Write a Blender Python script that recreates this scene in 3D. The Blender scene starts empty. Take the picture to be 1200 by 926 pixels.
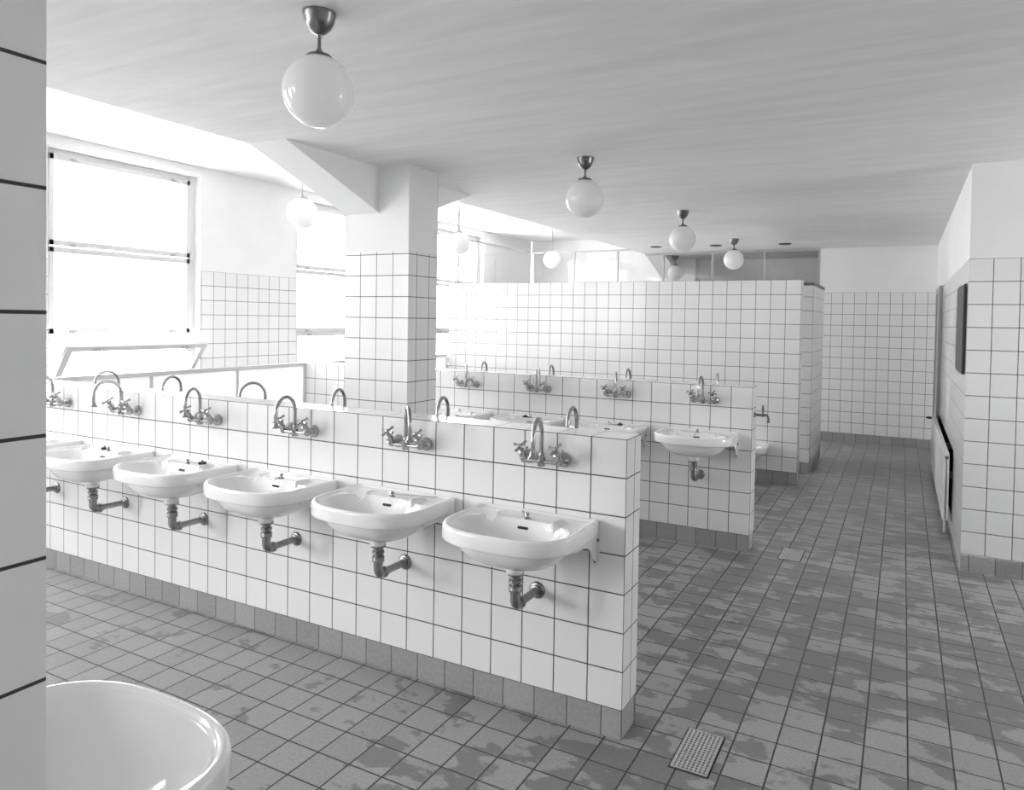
import bpy, bmesh, math, random
from mathutils import Vector, Matrix
PI = math.pi
random.seed(7)
sc = bpy.context.scene
col = sc.collection

# ------------------------------------------------------------------ measures
P = 0.152          # wall tile pitch across
PV = 0.1548        # wall tile pitch up
B = 0.121          # height of the stone skirting
PT = B + 7 * PV    # top of the low partitions
WT = B + 13 * PV   # top of the tile dado
H = 2.775           # main ceiling
HB = 3.22          # ceiling of the window bay
XW = -5.65         # window wall
XE = -2.81         # edge of the low ceiling
XR = 1.3364        # corridor wall
YR = 3.0155        # wall facing the camera on the right
YF = 8.4836        # far wall
Y2, Y3 = 2.674, 5.192
W1 = 0.166

# ------------------------------------------------------------------ materials
def new_mat(name):
    m = bpy.data.materials.new(name); m.use_nodes = True
    return m, m.node_tree.nodes, m.node_tree.links, m.node_tree.nodes['Principled BSDF']

def simple(name, v, rough=0.4, metal=0.0, noise=0.0, nscale=20.0, bump=0.0, coat=0.0, r_var=0.0):
    m, N, L, b = new_mat(name)
    c = v if isinstance(v, tuple) else (v, v, v)
    b.inputs['Base Color'].default_value = (*c, 1); b.inputs['Roughness'].default_value = rough
    b.inputs['Metallic'].default_value = metal
    b.inputs['Coat Weight'].default_value = coat; b.inputs['Coat Roughness'].default_value = 0.06
    if noise or bump or r_var:
        tc = N.new('ShaderNodeTexCoord'); nz = N.new('ShaderNodeTexNoise')
        nz.inputs['Scale'].default_value = nscale; nz.inputs['Detail'].default_value = 6
        L.new(tc.outputs['Object'], nz.inputs['Vector'])
        if noise:
            mr = N.new('ShaderNodeMapRange'); mr.inputs['From Min'].default_value = .3; mr.inputs['From Max'].default_value = .7
            mr.inputs['To Min'].default_value = 1 - noise; mr.inputs['To Max'].default_value = 1 + noise
            L.new(nz.outputs['Fac'], mr.inputs['Value'])
            mx = N.new('ShaderNodeVectorMath'); mx.operation = 'SCALE'; mx.inputs[0].default_value = c
            L.new(mr.outputs['Result'], mx.inputs['Scale']); L.new(mx.outputs['Vector'], b.inputs['Base Color'])
        if r_var:
            m2 = N.new('ShaderNodeMapRange'); m2.inputs['From Min'].default_value = .3; m2.inputs['From Max'].default_value = .7
            m2.inputs['To Min'].default_value = max(0, rough - r_var); m2.inputs['To Max'].default_value = rough + r_var
            L.new(nz.outputs['Fac'], m2.inputs['Value']); L.new(m2.outputs['Result'], b.inputs['Roughness'])
        if bump:
            bp = N.new('ShaderNodeBump'); bp.inputs['Strength'].default_value = bump; bp.inputs['Distance'].default_value = .004
            L.new(nz.outputs['Fac'], bp.inputs['Height']); L.new(bp.outputs['Normal'], b.inputs['Normal'])
    return m

def math_node(N, L, op, a, b_=None, c=None):
    n = N.new('ShaderNodeMath'); n.operation = op
    for i, x in enumerate((a, b_, c)):
        if x is None: continue
        if isinstance(x, (int, float)): n.inputs[i].default_value = x
        else: L.new(x, n.inputs[i])
    return n.outputs[0]

def grid_mask(N, L, half, soft):
    """1 in the joints of a unit grid laid over the UV map, 0 on the tiles; also the id of the tile"""
    uv = N.new('ShaderNodeUVMap'); sp = N.new('ShaderNodeSeparateXYZ'); L.new(uv.outputs['UV'], sp.inputs[0])
    ds = []
    for k in (0, 1):
        f = math_node(N, L, 'FRACT', sp.outputs[k]); d = math_node(N, L, 'ABSOLUTE', math_node(N, L, 'SUBTRACT', f, 0.5))
        ds.append(math_node(N, L, 'SUBTRACT', 0.5, d))
    d = math_node(N, L, 'MINIMUM', ds[0], ds[1])
    mr = N.new('ShaderNodeMapRange'); mr.interpolation_type = 'SMOOTHSTEP'
    mr.inputs['From Min'].default_value = half; mr.inputs['From Max'].default_value = half + soft
    mr.inputs['To Min'].default_value = 1; mr.inputs['To Max'].default_value = 0
    L.new(d, mr.inputs['Value'])
    fl = N.new('ShaderNodeVectorMath'); fl.operation = 'FLOOR'; L.new(uv.outputs['UV'], fl.inputs[0])
    wn = N.new('ShaderNodeTexWhiteNoise'); wn.noise_dimensions = '2D'; L.new(fl.outputs[0], wn.inputs['Vector'])
    return uv, mr.outputs['Result'], wn

def mixc(N, L, f, a, b_):
    n = N.new('ShaderNodeMix'); n.data_type = 'RGBA'
    for i, x in ((0, f), (6, a), (7, b_)):
        if isinstance(x, (int, float)): n.inputs[i].default_value = x if i == 0 else (x, x, x, 1)
        else: L.new(x, n.inputs[i])
    return n.outputs[2]

def tile_mat(name, tone, joint, half, soft, var, rough, jrough=.8, noise=0.0, nscale=6):
    m, N, L, b = new_mat(name)
    uv, mask, wn = grid_mask(N, L, half, soft)
    t = math_node(N, L, 'MULTIPLY_ADD', wn.outputs['Value'], 2 * var, tone - var)
    if noise:
        nz = N.new('ShaderNodeTexNoise'); nz.inputs['Scale'].default_value = nscale; nz.inputs['Detail'].default_value = 8
        L.new(uv.outputs['UV'], nz.inputs['Vector'])
        t = math_node(N, L, 'ADD', t, math_node(N, L, 'MULTIPLY', math_node(N, L, 'SUBTRACT', nz.outputs['Fac'], .5), noise))
    cmb = N.new('ShaderNodeCombineXYZ')
    for i in range(3): L.new(t, cmb.inputs[i])
    L.new(mixc(N, L, mask, cmb.outputs[0], joint), b.inputs['Base Color'])
    L.new(math_node(N, L, 'MULTIPLY_ADD', mask, jrough - rough, rough), b.inputs['Roughness'])
    bp = N.new('ShaderNodeBump'); bp.inputs['Strength'].default_value = .5; bp.inputs['Distance'].default_value = .0015; bp.invert = True
    L.new(mask, bp.inputs['Height']); L.new(bp.outputs['Normal'], b.inputs['Normal'])
    return m

M = {}
M['tile'] = tile_mat('white_glazed_wall_tile', .85, .055, .0125, .007, .012, .16)
M['base'] = tile_mat('grey_stone_skirting', .34, .13, .010, .012, .045, .45, noise=.16, nscale=9)
M['plaster'] = simple('white_plaster', .86, .75, noise=.02, nscale=3, bump=.15)
M['ceiling'] = simple('ceiling_plaster', .70, .8, noise=.05, nscale=2.2, bump=.25)
M['porcelain'] = simple('white_porcelain', .86, .09, coat=.6)
M['bracket'] = simple('white_enamelled_iron', .78, .28)
M['chrome'] = simple('chrome', .42, .2, 1.0, noise=.12, nscale=30, r_var=.06)
M['brass'] = simple('aged_nickel_pipe', .32, .34, 1.0, noise=.25, nscale=25, r_var=.1)
M['dark_metal'] = simple('dark_bronze_fitting', .2, .3, 1.0, noise=.15, nscale=30)
M['rubber'] = simple('black_rubber', .02, .5)
M['hole'] = simple('dark_opening', .015, .7)
M['globe'] = simple('opal_glass', .88, .06, coat=.3)
def opal():
    N, L = M['globe'].node_tree.nodes, M['globe'].node_tree.links; b = N['Principled BSDF']; o = N['Material Output']
    tr = N.new('ShaderNodeBsdfTranslucent'); tr.inputs[0].default_value = (.9, .9, .9, 1)
    mx = N.new('ShaderNodeMixShader'); mx.inputs[0].default_value = .45
    L.new(b.outputs[0], mx.inputs[1]); L.new(tr.outputs[0], mx.inputs[2]); L.new(mx.outputs[0], o.inputs[0])
opal()
M['frame'] = simple('white_painted_frame', .66, .35)
M['grey_paint'] = simple('grey_painted_metal', .42, .4)
M['white_paint'] = simple('white_painted_metal', .8, .3)
M['drain'] = simple('drain_steel', .62, .38, .8, noise=.1, nscale=60)
M['mirror'] = simple('dark_board_face', .09, .5)
M['plate'] = simple('dark_ceiling_plate', .04, .5)
M['mirror_edge'] = simple('dark_mirror_frame', .02, .3)
M['cap'] = simple('dark_stone_cap', .16, .5, noise=.2, nscale=20)
M['cord'] = simple('grey_cord', .35, .6)

def streaky_ceiling():
    m = M['ceiling']; N, L = m.node_tree.nodes, m.node_tree.links; b = N['Principled BSDF']
    tc = N.new('ShaderNodeTexCoord'); mp = N.new('ShaderNodeMapping'); mp.inputs['Scale'].default_value = (.9, 7, 1)
    mp.inputs['Rotation'].default_value = (0, 0, .12)
    L.new(tc.outputs['Object'], mp.inputs['Vector'])
    nz = N.new('ShaderNodeTexNoise'); nz.inputs['Scale'].default_value = 1.6; nz.inputs['Detail'].default_value = 9; nz.inputs['Roughness'].default_value = .62
    nz.inputs['Distortion'].default_value = .4
    L.new(mp.outputs['Vector'], nz.inputs['Vector'])
    mr = N.new('ShaderNodeMapRange'); mr.inputs['From Min'].default_value = .3; mr.inputs['From Max'].default_value = .7
    mr.inputs['To Min'].default_value = .76; mr.inputs['To Max'].default_value = .86
    L.new(nz.outputs['Fac'], mr.inputs['Value'])
    cmb = N.new('ShaderNodeCombineXYZ')
    for i in range(3): L.new(mr.outputs['Result'], cmb.inputs[i])
    L.new(cmb.outputs[0], b.inputs['Base Color'])
streaky_ceiling()

def floor_mat():
    m, N, L, b = new_mat('grey_floor_tiles_with_wet_patches')
    uv, mask, wn = grid_mask(N, L, .014, .012)
    nz = N.new('ShaderNodeTexNoise'); nz.inputs['Scale'].default_value = 12; nz.inputs['Detail'].default_value = 10; nz.inputs['Roughness'].default_value = .75
    L.new(uv.outputs['UV'], nz.inputs['Vector'])
    dry = math_node(N, L, 'ADD', math_node(N, L, 'MULTIPLY_ADD', wn.outputs['Value'], .05, .315),
                    math_node(N, L, 'MULTIPLY', math_node(N, L, 'SUBTRACT', nz.outputs['Fac'], .5), .34))
    # damp stains: stretched along the joints, shifted from tile to tile so many stop at a joint
    mp = N.new('ShaderNodeMapping'); mp.inputs['Scale'].default_value = (.62, 1.0, 1)
    L.new(uv.outputs['UV'], mp.inputs['Vector'])
    off = N.new('ShaderNodeVectorMath'); off.operation = 'SCALE'; off.inputs['Scale'].default_value = .35
    L.new(wn.outputs['Color'], off.inputs[0])
    ad = N.new('ShaderNodeVectorMath'); L.new(mp.outputs['Vector'], ad.inputs[0]); L.new(off.outputs[0], ad.inputs[1])
    st = N.new('ShaderNodeTexNoise'); st.inputs['Scale'].default_value = .95; st.inputs['Detail'].default_value = 5; st.inputs['Roughness'].default_value = .55
    L.new(ad.outputs[0], st.inputs['Vector'])
    big = N.new('ShaderNodeTexNoise'); big.inputs['Scale'].default_value = .09; big.inputs['Detail'].default_value = 1
    L.new(uv.outputs['UV'], big.inputs['Vector'])
    # the corridor is wetter than the floor before the basins
    sp = N.new('ShaderNodeSeparateXYZ'); L.new(uv.outputs['UV'], sp.inputs[0])
    wet = N.new('ShaderNodeMapRange'); wet.inputs['From Min'].default_value = -8; wet.inputs['From Max'].default_value = 2
    wet.inputs['To Min'].default_value = -.075; wet.inputs['To Max'].default_value = .045
    L.new(sp.outputs[0], wet.inputs['Value'])
    v = math_node(N, L, 'ADD', math_node(N, L, 'ADD', st.outputs['Fac'], math_node(N, L, 'MULTIPLY', math_node(N, L, 'SUBTRACT', big.outputs['Fac'], .5), .35)), wet.outputs['Result'])
    sm = N.new('ShaderNodeMapRange'); sm.interpolation_type = 'SMOOTHSTEP'
    sm.inputs['From Min'].default_value = .495; sm.inputs['From Max'].default_value = .54
    L.new(v, sm.inputs['Value'])
    s = sm.outputs['Result']
    tone = math_node(N, L, 'MULTIPLY', dry, math_node(N, L, 'MULTIPLY_ADD', s, -.42, 1.0))
    cmb = N.new('ShaderNodeCombineXYZ')
    for i in range(3): L.new(tone, cmb.inputs[i])
    L.new(mixc(N, L, mask, cmb.outputs[0], .03), b.inputs['Base Color'])
    L.new(math_node(N, L, 'MULTIPLY_ADD', s, -.18, .48), b.inputs['Roughness'])
    bp = N.new('ShaderNodeBump'); bp.inputs['Strength'].default_value = .5; bp.inputs['Distance'].default_value = .002
    hh = math_node(N, L, 'SUBTRACT', math_node(N, L, 'MULTIPLY', nz.outputs['Fac'], .15), mask)
    L.new(hh, bp.inputs['Height']); L.new(bp.outputs['Normal'], b.inputs['Normal'])
    return m
M['floor'] = floor_mat()

def glass_mat(name='clear_window_glass', tint=.97):
    m = bpy.data.materials.new(name); m.use_nodes = True
    N, L = m.node_tree.nodes, m.node_tree.links; N.clear()
    o = N.new('ShaderNodeOutputMaterial'); mx = N.new('ShaderNodeMixShader')
    t = N.new('ShaderNodeBsdfTransparent'); t.inputs[0].default_value = (tint, tint, tint, 1)
    g = N.new('ShaderNodeBsdfGlossy'); g.inputs['Roughness'].default_value = .02
    fr = N.new('ShaderNodeFresnel'); ge = N.new('ShaderNodeNewGeometry')
    L.new(math_node(N, L, 'MULTIPLY_ADD', ge.outputs['Backfacing'], 1 / 1.5 - 1.5, 1.5), fr.inputs['IOR'])
    L.new(fr.outputs[0], mx.inputs[0]); L.new(t.outputs[0], mx.inputs[1]); L.new(g.outputs[0], mx.inputs[2]); L.new(mx.outputs[0], o.inputs[0])
    return m
M['glass'] = glass_mat()
M['dimming_glass'] = glass_mat('dimming_window_glass', .69)   # plain grey tint to dim the daylight; each pane has two faces
def frosted():
    m, N, L, b = new_mat('frosted_glass'); b.inputs['Base Color'].default_value = (.88, .88, .88, 1); b.inputs['Roughness'].default_value = .25
    tr = N.new('ShaderNodeBsdfTranslucent'); tr.inputs[0].default_value = (.92, .92, .92, 1)
    mx = N.new('ShaderNodeMixShader'); mx.inputs[0].default_value = .62
    L.new(b.outputs[0], mx.inputs[1]); L.new(tr.outputs[0], mx.inputs[2]); L.new(mx.outputs[0], N['Material Output'].inputs[0])
    return m
M['frosted'] = frosted()
M['dim_glass'] = glass_mat('heavily_dimming_window_glass', .42)  # stronger daylight-dimming tint, no ribs
M['thin_glass'] = glass_mat('lightly_dimming_window_glass', .78)  # weaker daylight-dimming tint, no ribs

# ------------------------------------------------------------------ mesh helpers
def tag(o, label=None, cat=None, group=None, kind=None):
    if label: o['label'] = label
    if cat: o['category'] = cat
    if group: o['group'] = group
    if kind: o['kind'] = kind
    return o

def link_mesh(name, me, parent=None, loc=(0, 0, 0), rotz=0.0):
    o = bpy.data.objects.new(name, me); col.objects.link(o)
    o.location = loc; o.rotation_euler = (0, 0, rotz)
    if parent: o.parent = parent
    return o

class MB:
    def __init__(s): s.bm = bmesh.new()
    def box(s, a, b, bev=0.0):
        (x0, y0, z0), (x1, y1, z1) = a, b
        r = bmesh.ops.create_cube(s.bm, size=1.0)
        c = Vector(((x0 + x1) / 2, (y0 + y1) / 2, (z0 + z1) / 2)); d = Vector((abs(x1 - x0), abs(y1 - y0), abs(z1 - z0)))
        for v in r['verts']: v.co = Vector((v.co.x * d.x, v.co.y * d.y, v.co.z * d.z)) + c
        if bev:
            es = list({e for v in r['verts'] for e in v.link_edges})
            bmesh.ops.bevel(s.bm, geom=es, offset=bev, segments=2, affect='EDGES', profile=.5)
        return s
    def lathe(s, prof, base=(0, 0, 0), axis=(0, 0, 1), n=24, caps=True):
        q = Vector((0, 0, 1)).rotation_difference(Vector(axis).normalized()).to_matrix(); base = Vector(base)
        rings = []
        for r, z in prof:
            if r < 1e-6: rings.append([s.bm.verts.new(base + q @ Vector((0, 0, z)))])
            else: rings.append([s.bm.verts.new(base + q @ Vector((r * math.cos(2 * PI * i / n), r * math.sin(2 * PI * i / n), z))) for i in range(n)])
        for a, b in zip(rings, rings[1:]):
            for i in range(n):
                j = (i + 1) % n
                if len(a) == 1 and len(b) == 1: continue
                if len(a) == 1: s.bm.faces.new((a[0], b[j], b[i]))
                elif len(b) == 1: s.bm.faces.new((a[i], a[j], b[0]))
                else: s.bm.faces.new((a[i], a[j], b[j], b[i]))
        if caps:
            if len(rings[0]) > 1: s.bm.faces.new(rings[0][::-1])
            if len(rings[-1]) > 1: s.bm.faces.new(rings[-1])
        return s
    def tube(s, pts, r, n=12, radii=None):
        pts = [Vector(p) for p in pts]; prev = None; rings = []
        t0 = (pts[1] - pts[0]).normalized()
        nrm = t0.orthogonal().normalized()
        for i, p in enumerate(pts):
            t = ((pts[min(i + 1, len(pts) - 1)] - pts[max(i - 1, 0)])).normalized()
            nrm = (nrm - t * nrm.dot(t)).normalized(); bi = t.cross(nrm)
            rr = radii[i] if radii else r
            rings.append([s.bm.verts.new(p + (nrm * math.cos(2 * PI * k / n) + bi * math.sin(2 * PI * k / n)) * rr) for k in range(n)])
        for a, b in zip(rings, rings[1:]):
            for k in range(n): s.bm.faces.new((a[k], a[(k + 1) % n], b[(k + 1) % n], b[k]))
        s.bm.faces.new(rings[0][::-1]); s.bm.faces.new(rings[-1])
        return s
    def sphere(s, c, r, sx=1, sy=1, sz=1, u=32, v=20):
        g = bmesh.ops.create_uvsphere(s.bm, u_segments=u, v_segments=v, radius=r)
        for w in g['verts']: w.co = Vector((w.co.x * sx, w.co.y * sy, w.co.z * sz)) + Vector(c)
        return s
    def prism(s, pts, d):
        """polygon pts (3D, planar) pushed along d"""
        a = [s.bm.verts.new(p) for p in pts]; b = [s.bm.verts.new(Vector(p) + Vector(d)) for p in pts]
        s.bm.faces.new(a[::-1]); s.bm.faces.new(b)
        for i in range(len(a)):
            j = (i + 1) % len(a); s.bm.faces.new((a[i], a[j], b[j], b[i]))
        return s
    def mesh(s, name, mat, smooth=None):
        bmesh.ops.recalc_face_normals(s.bm, faces=s.bm.faces)
        me = bpy.data.meshes.new(name); s.bm.to_mesh(me); s.bm.free()
        me.materials.append(mat)
        if smooth is not None:
            for p in me.polygons: p.use_smooth = True
            me.set_sharp_from_angle(angle=math.radians(smooth))
        return me
    def build(s, name, mat, parent=None, loc=(0, 0, 0), rotz=0.0, smooth=None):
        return link_mesh(name, s.mesh(name, mat, smooth), parent, loc, rotz)

# ---- tiled walls: each wall one mesh; skirting, tile and plaster as zones of it
class Tiled:
    def __init__(s, mats):
        s.bm = bmesh.new(); s.uv = s.bm.loops.layers.uv.new('UVMap'); s.mats = mats
    def quad(s, cs, uvs, mi):
        f = s.bm.faces.new([s.bm.verts.new(c) for c in cs]); f.material_index = mi
        for l, u in zip(f.loops, uvs): l[s.uv].uv = u
    def face(s, a, b, z0, z1, u0, inset=.004, tile_top=None, voff=0.0, base=True):
        """vertical face from a to b (xy), seen with a on the left; u0 = metres at a"""
        a = Vector(a); b = Vector(b); ln = (b - a).length; t = (b - a) / ln; nrm = Vector((t.y, -t.x))
        tt = z1 if tile_top is None else tile_top
        def q(za, zb, mi, ins, us, vs, uo):
            p, r = a - nrm * ins, b - nrm * ins
            s.quad([(p.x, p.y, za), (r.x, r.y, za), (r.x, r.y, zb), (p.x, p.y, zb)],
                   [((u0 + uo) * us, vs(za)), ((u0 + uo + ln) * us, vs(za)), ((u0 + uo + ln) * us, vs(zb)), ((u0 + uo) * us, vs(zb))], mi)
        if base and z0 < B: q(z0, B, 1, inset, 1 / P, lambda z: (z + .003) / (B + .02) * .97, .09)
        if tt > max(z0, B): q(max(z0, B if base else z0), tt, 0, 0, 1 / P, lambda z: (z - B) / PV, 0)
        if z1 > tt:
            q(tt, z1, 2, .004, 1, lambda z: z, 0)
            p, r = a - nrm * .004, b - nrm * .004
            s.quad([(a.x, a.y, tt), (b.x, b.y, tt), (r.x, r.y, tt), (p.x, p.y, tt)], [(0, 0)] * 4, 2)
    def top(s, x0, x1, y0, y1, z, ux=0.0, along='x'):
        f = (lambda x, y: ((x - ux) / P, (y - y0) / (y1 - y0))) if along == 'x' else (lambda x, y: ((x - x0) / (x1 - x0), (y - ux) / P))
        c = [(x0, y0), (x1, y0), (x1, y1), (x0, y1)]
        s.quad([(x, y, z) for x, y in c], [f(x, y) for x, y in c], 0)
    def build(s, name, parent=None, origin=(0, 0, 0)):
        me = bpy.data.meshes.new(name)
        for v in s.bm.verts: v.co -= Vector(origin)
        s.bm.to_mesh(me); s.bm.free()
        for m in s.mats: me.materials.append(m)
        return link_mesh(name, me, parent, origin)
M['niche'] = simple('shade_toned_niche', .03, .9)  # near-black colour stands in for the shade behind the radiator
TM = [M['tile'], M['base'], M['plaster']]

def block(name, x0, x1, y0, y1, top, ux=None, uy=None, bevel_caps=True):
    """free-standing tiled wall; joints counted from the corner (x1, y0)"""
    t = Tiled(TM); ux = x1 if ux is None else ux; uy = (y0 + .1) if uy is None else uy
    t.face((x0, y0), (x1, y0), 0, top, x0 - ux)
    t.face((x1, y0), (x1, y1), 0, top, y0 - uy + .006)
    t.face((x1, y1), (x0, y1), 0, top, -(x1 - ux))
    t.face((x0, y1), (x0, y0), 0, top, 0)
    t.top(x0, x1, y0, y1, top, ux)
    o = t.build(name, None, (x1, y0, 0)); tag(o, kind='structure'); return o

# ------------------------------------------------------------------ the setting
XB, XRR, YB, YBB = XW, 4.3, -9.2, 9.98
# floor
bm = bmesh.new(); uvl = bm.loops.layers.uv.new('UVMap')
f = bm.faces.new([bm.verts.new(c) for c in ((XB, YB, 0), (XRR, YB, 0), (XRR, YBB, 0), (XB, YBB, 0))])
for l in f.loops: l[uvl].uv = ((l.vert.co.x + .0701) / .1541, (l.vert.co.y + .0182) / .1541)
me = bpy.data.meshes.new('floor'); bm.to_mesh(me); bm.free(); me.materials.append(M['floor'])
tag(link_mesh('floor', me), kind='structure')
# ceilings
tag(MB().box((XE, YB, H), (XRR, YBB, HB + .25)).build('ceiling', M['ceiling']), kind='structure')
tag(MB().box((XB - .4, YB, HB), (XE, YBB, HB + .25)).build('ceiling_bay', M['plaster']), kind='structure')

# beams haunched onto columns
def haunch(name, ya, yb, xa=XE, xb=-2.49, zt=H + .01, low=2.437, up=True):
    m = MB()
    pts = [(xa, ya, zt), (xa, yb, zt), (xa, yb, low)]
    m.prism(pts, (xb - xa, 0, 0))
    return tag(m.build(name, M['plaster']), kind='structure')
haunch('ceiling_beam_front', .56, 1.50)
haunch('ceiling_beam_rear', 2.776, 1.84)
haunch('ceiling_beam_far', 8.50, 9.44)

# the column with its tiled shaft and plastered head
def column(name, x0, x1, y0, y1):
    t = Tiled(TM)
    for (a, b) in (((x0, y0), (x1, y0)), ((x1, y0), (x1, y1)), ((x1, y1), (x0, y1)), ((x0, y1), (x0, y0))):
        t.face(a, b, 0, H + .01, 0 if a[1] == b[1] else .05, tile_top=WT + .02)
    o = t.build(name, None, (x0, y0, 0)); return tag(o, kind='structure')
column('wall_column', XE, -2.215, 1.49, 1.85)
column('wall_column_far', XE, -2.215, 9.42, 9.78)

# free-standing tiled walls
PXL = -4.40
block('wall_partition_front', PXL, 0.0, 0.0, W1, PT)
block('wall_partition_middle', PXL, -.0065, Y2, Y2 + W1, PT)
block('wall_shower', PXL + .04, .006, Y3, Y3 + W1, WT)
block('wall_near', -1.2, 0.0, -2.316, -2.15, WT, uy=-2.316 + .1)
t = Tiled(TM)   # return wall behind the shower wall
t.face((-.30, 5.84), (.055, 5.84), 0, WT, -.30 - .055); t.face((.055, 5.84), (.055, 7.03), 0, WT, .0)
t.face((.055, 7.03), (-.30, 7.03), 0, WT, 0); t.face((-.30, 7.03), (-.30, 5.84), 0, WT, 0)
tag(t.build('wall_return', None, (.055, 5.84, 0)), kind='structure')
tag(MB().box((-.305, 5.835, WT - .028), (.06, 7.035, WT + .006)).build('trim_1', M['cap']), kind='structure')

# right: wall facing the camera and corridor wall
t = Tiled(list(TM))
t.face((XR, YR), (XRR, YR), 0, H, .0115, tile_top=WT)
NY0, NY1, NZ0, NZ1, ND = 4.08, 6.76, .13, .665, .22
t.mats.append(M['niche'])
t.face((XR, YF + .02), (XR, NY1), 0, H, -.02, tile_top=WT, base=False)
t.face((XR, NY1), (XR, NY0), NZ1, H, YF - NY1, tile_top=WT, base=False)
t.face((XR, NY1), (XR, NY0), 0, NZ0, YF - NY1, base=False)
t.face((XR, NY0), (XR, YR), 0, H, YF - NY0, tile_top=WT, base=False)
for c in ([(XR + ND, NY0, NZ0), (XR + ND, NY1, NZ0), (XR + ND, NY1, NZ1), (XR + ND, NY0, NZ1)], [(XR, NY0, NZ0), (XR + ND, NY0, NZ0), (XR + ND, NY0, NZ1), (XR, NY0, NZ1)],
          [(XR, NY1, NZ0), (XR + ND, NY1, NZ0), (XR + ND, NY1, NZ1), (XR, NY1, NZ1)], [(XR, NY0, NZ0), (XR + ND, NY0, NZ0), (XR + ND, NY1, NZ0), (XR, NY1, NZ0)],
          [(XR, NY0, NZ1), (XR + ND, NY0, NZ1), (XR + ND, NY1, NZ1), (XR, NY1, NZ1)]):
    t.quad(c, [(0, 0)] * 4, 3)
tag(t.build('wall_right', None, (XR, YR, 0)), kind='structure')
t = Tiled([M['plaster']])
RW0, RW1, RZ0, RZ1 = 1.9, 2.9, 1.0, 2.0      # unseen window, added to light the partition ends from the right
for a, b, z0, z1 in ((YB, RW0, 0, H), (RW1, YR, 0, H), (RW0, RW1, 0, RZ0), (RW0, RW1, RZ1, H)):
    for dx in (0, .3): t.quad([(XRR + dx, a, z0), (XRR + dx, b, z0), (XRR + dx, b, z1), (XRR + dx, a, z1)], [(0, 0)] * 4, 0)
for (ya, za), (yb, zb) in (((RW0, RZ0), (RW1, RZ0)), ((RW1, RZ0), (RW1, RZ1)), ((RW1, RZ1), (RW0, RZ1)), ((RW0, RZ1), (RW0, RZ0))):
    t.quad([(XRR, ya, za), (XRR, yb, zb), (XRR + .3, yb, zb), (XRR + .3, ya, za)], [(0, 0)] * 4, 0)
tag(t.build('wall_right_side'), kind='structure')
root = bpy.data.objects.new('window_7', None); col.objects.link(root); root.location = (XRR + .12, (RW0 + RW1) / 2, RZ0); tag(root, kind='structure')
m = MB(); hw = (RW1 - RW0) / 2; hh = RZ1 - RZ0
m.box((-.03, -hw, 0), (.03, -hw + .06, hh)).box((-.03, hw - .06, 0), (.03, hw, hh)).box((-.03, -hw + .06, 0), (.03, hw - .06, .06)).box((-.03, -hw + .06, hh - .06), (.03, hw - .06, hh)).box((-.03, -.03, .06), (.03, .03, hh - .06))
m.build('window_frame', M['frame'], root)
for s_ in (-1, 1): MB().box((-.003, min(s_ * .03, s_ * (hw - .06)), .06), (.003, max(s_ * .03, s_ * (hw - .06)), hh - .06)).build('pane', M['glass'], root)
t = Tiled([M['plaster']])
t.quad([(XB, YB, 0), (XRR, YB, 0), (XRR, YB, HB), (XB, YB, HB)], [(0, 0)] * 4, 0)
tag(t.build('wall_back'), kind='structure')
t = Tiled([M['plaster']])
t.quad([(XB, YBB, 0), (XRR, YBB, 0), (XRR, YBB, HB), (XB, YBB, HB)], [(0, 0)] * 4, 0)
t.quad([(XR, YF + .1, 0), (XR, YBB, 0), (XR, YBB, H + .01), (XR, YF + .1, H + .01)], [(0, 0)] * 4, 0)
tag(t.build('wall_room_beyond'), kind='structure')
# far wall: solid at the corridor, tiled breast with glazing above further left
XS = -.141
t = Tiled(TM)
t.face((XS, YF), (XR + .02, YF), 0, H, XS - XR + .10, tile_top=WT)
t.face((-4.846, YF), (XS, YF), 0, WT, -4.846 - XR + .10)
t.face((XS, YF + .12), (-4.846, YF + .12), 0, WT, 0)
t.face((XR, YF + .12), (XS, YF + .12), 0, H, 0, tile_top=WT)
t.face((XS, YF + .12), (XS, YF), WT, H, 0, tile_top=WT, base=False)
t.top(-4.846, XS, YF, YF + .12, WT, 0)
tag(t.build('wall_far', None, (XR, YF, 0)), kind='structure')

# window wall with openings
WZ0, WZ1 = .93, 3.12
WW, WPITCH = 1.52, 2.87
wins = [.90 + k * WPITCH for k in (-3, -2, -1, 0, 1, 2)]  # those at negative y are unseen, added to light the front partition
t = Tiled(TM)
ys = YB
def wall_y(a, b, z0, z1, tt):  # face towards +X : left end is larger y?  a = far end seen on the right
    t.face((XW, a), (XW, b), z0, z1, a, tile_top=tt, base=z0 < B)
edges = []
for w in wins:
    edges.append((ys, w)); ys = w + WW
edges.append((ys, YBB))
def face_px(a, b, z0, z1, tt, base):
    # outward normal +X: in face(), normal = (t.y,-t.x) so t must be (0,1)
    t.face((XW, a), (XW, b), z0, z1, a, tile_top=tt, base=base)
for a, b in edges: face_px(a, b, 0, HB, WT, True)
for w in wins:
    face_px(w, w + WW, 0, WZ0, WZ0, True)
    t.face((XW, w), (XW, w + WW), WZ1, HB, 0, tile_top=WZ1, base=False)
    # reveals
    D = .34
    def rv(c, mi=2): t.quad(c, [(0, 0)] * 4, mi)
    rv([(XW, w, WZ0), (XW - D, w, WZ0), (XW - D, w, WZ1), (XW, w, WZ1)])
    rv([(XW, w + WW, WZ0), (XW - D, w + WW, WZ0), (XW - D, w + WW, WZ1), (XW, w + WW, WZ1)])
    rv([(XW, w, WZ1), (XW - D, w, WZ1), (XW - D, w + WW, WZ1), (XW, w + WW, WZ1)])
    rv([(XW, w, WZ0), (XW - D, w, WZ0), (XW - D, w + WW, WZ0), (XW, w + WW, WZ0)])
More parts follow.
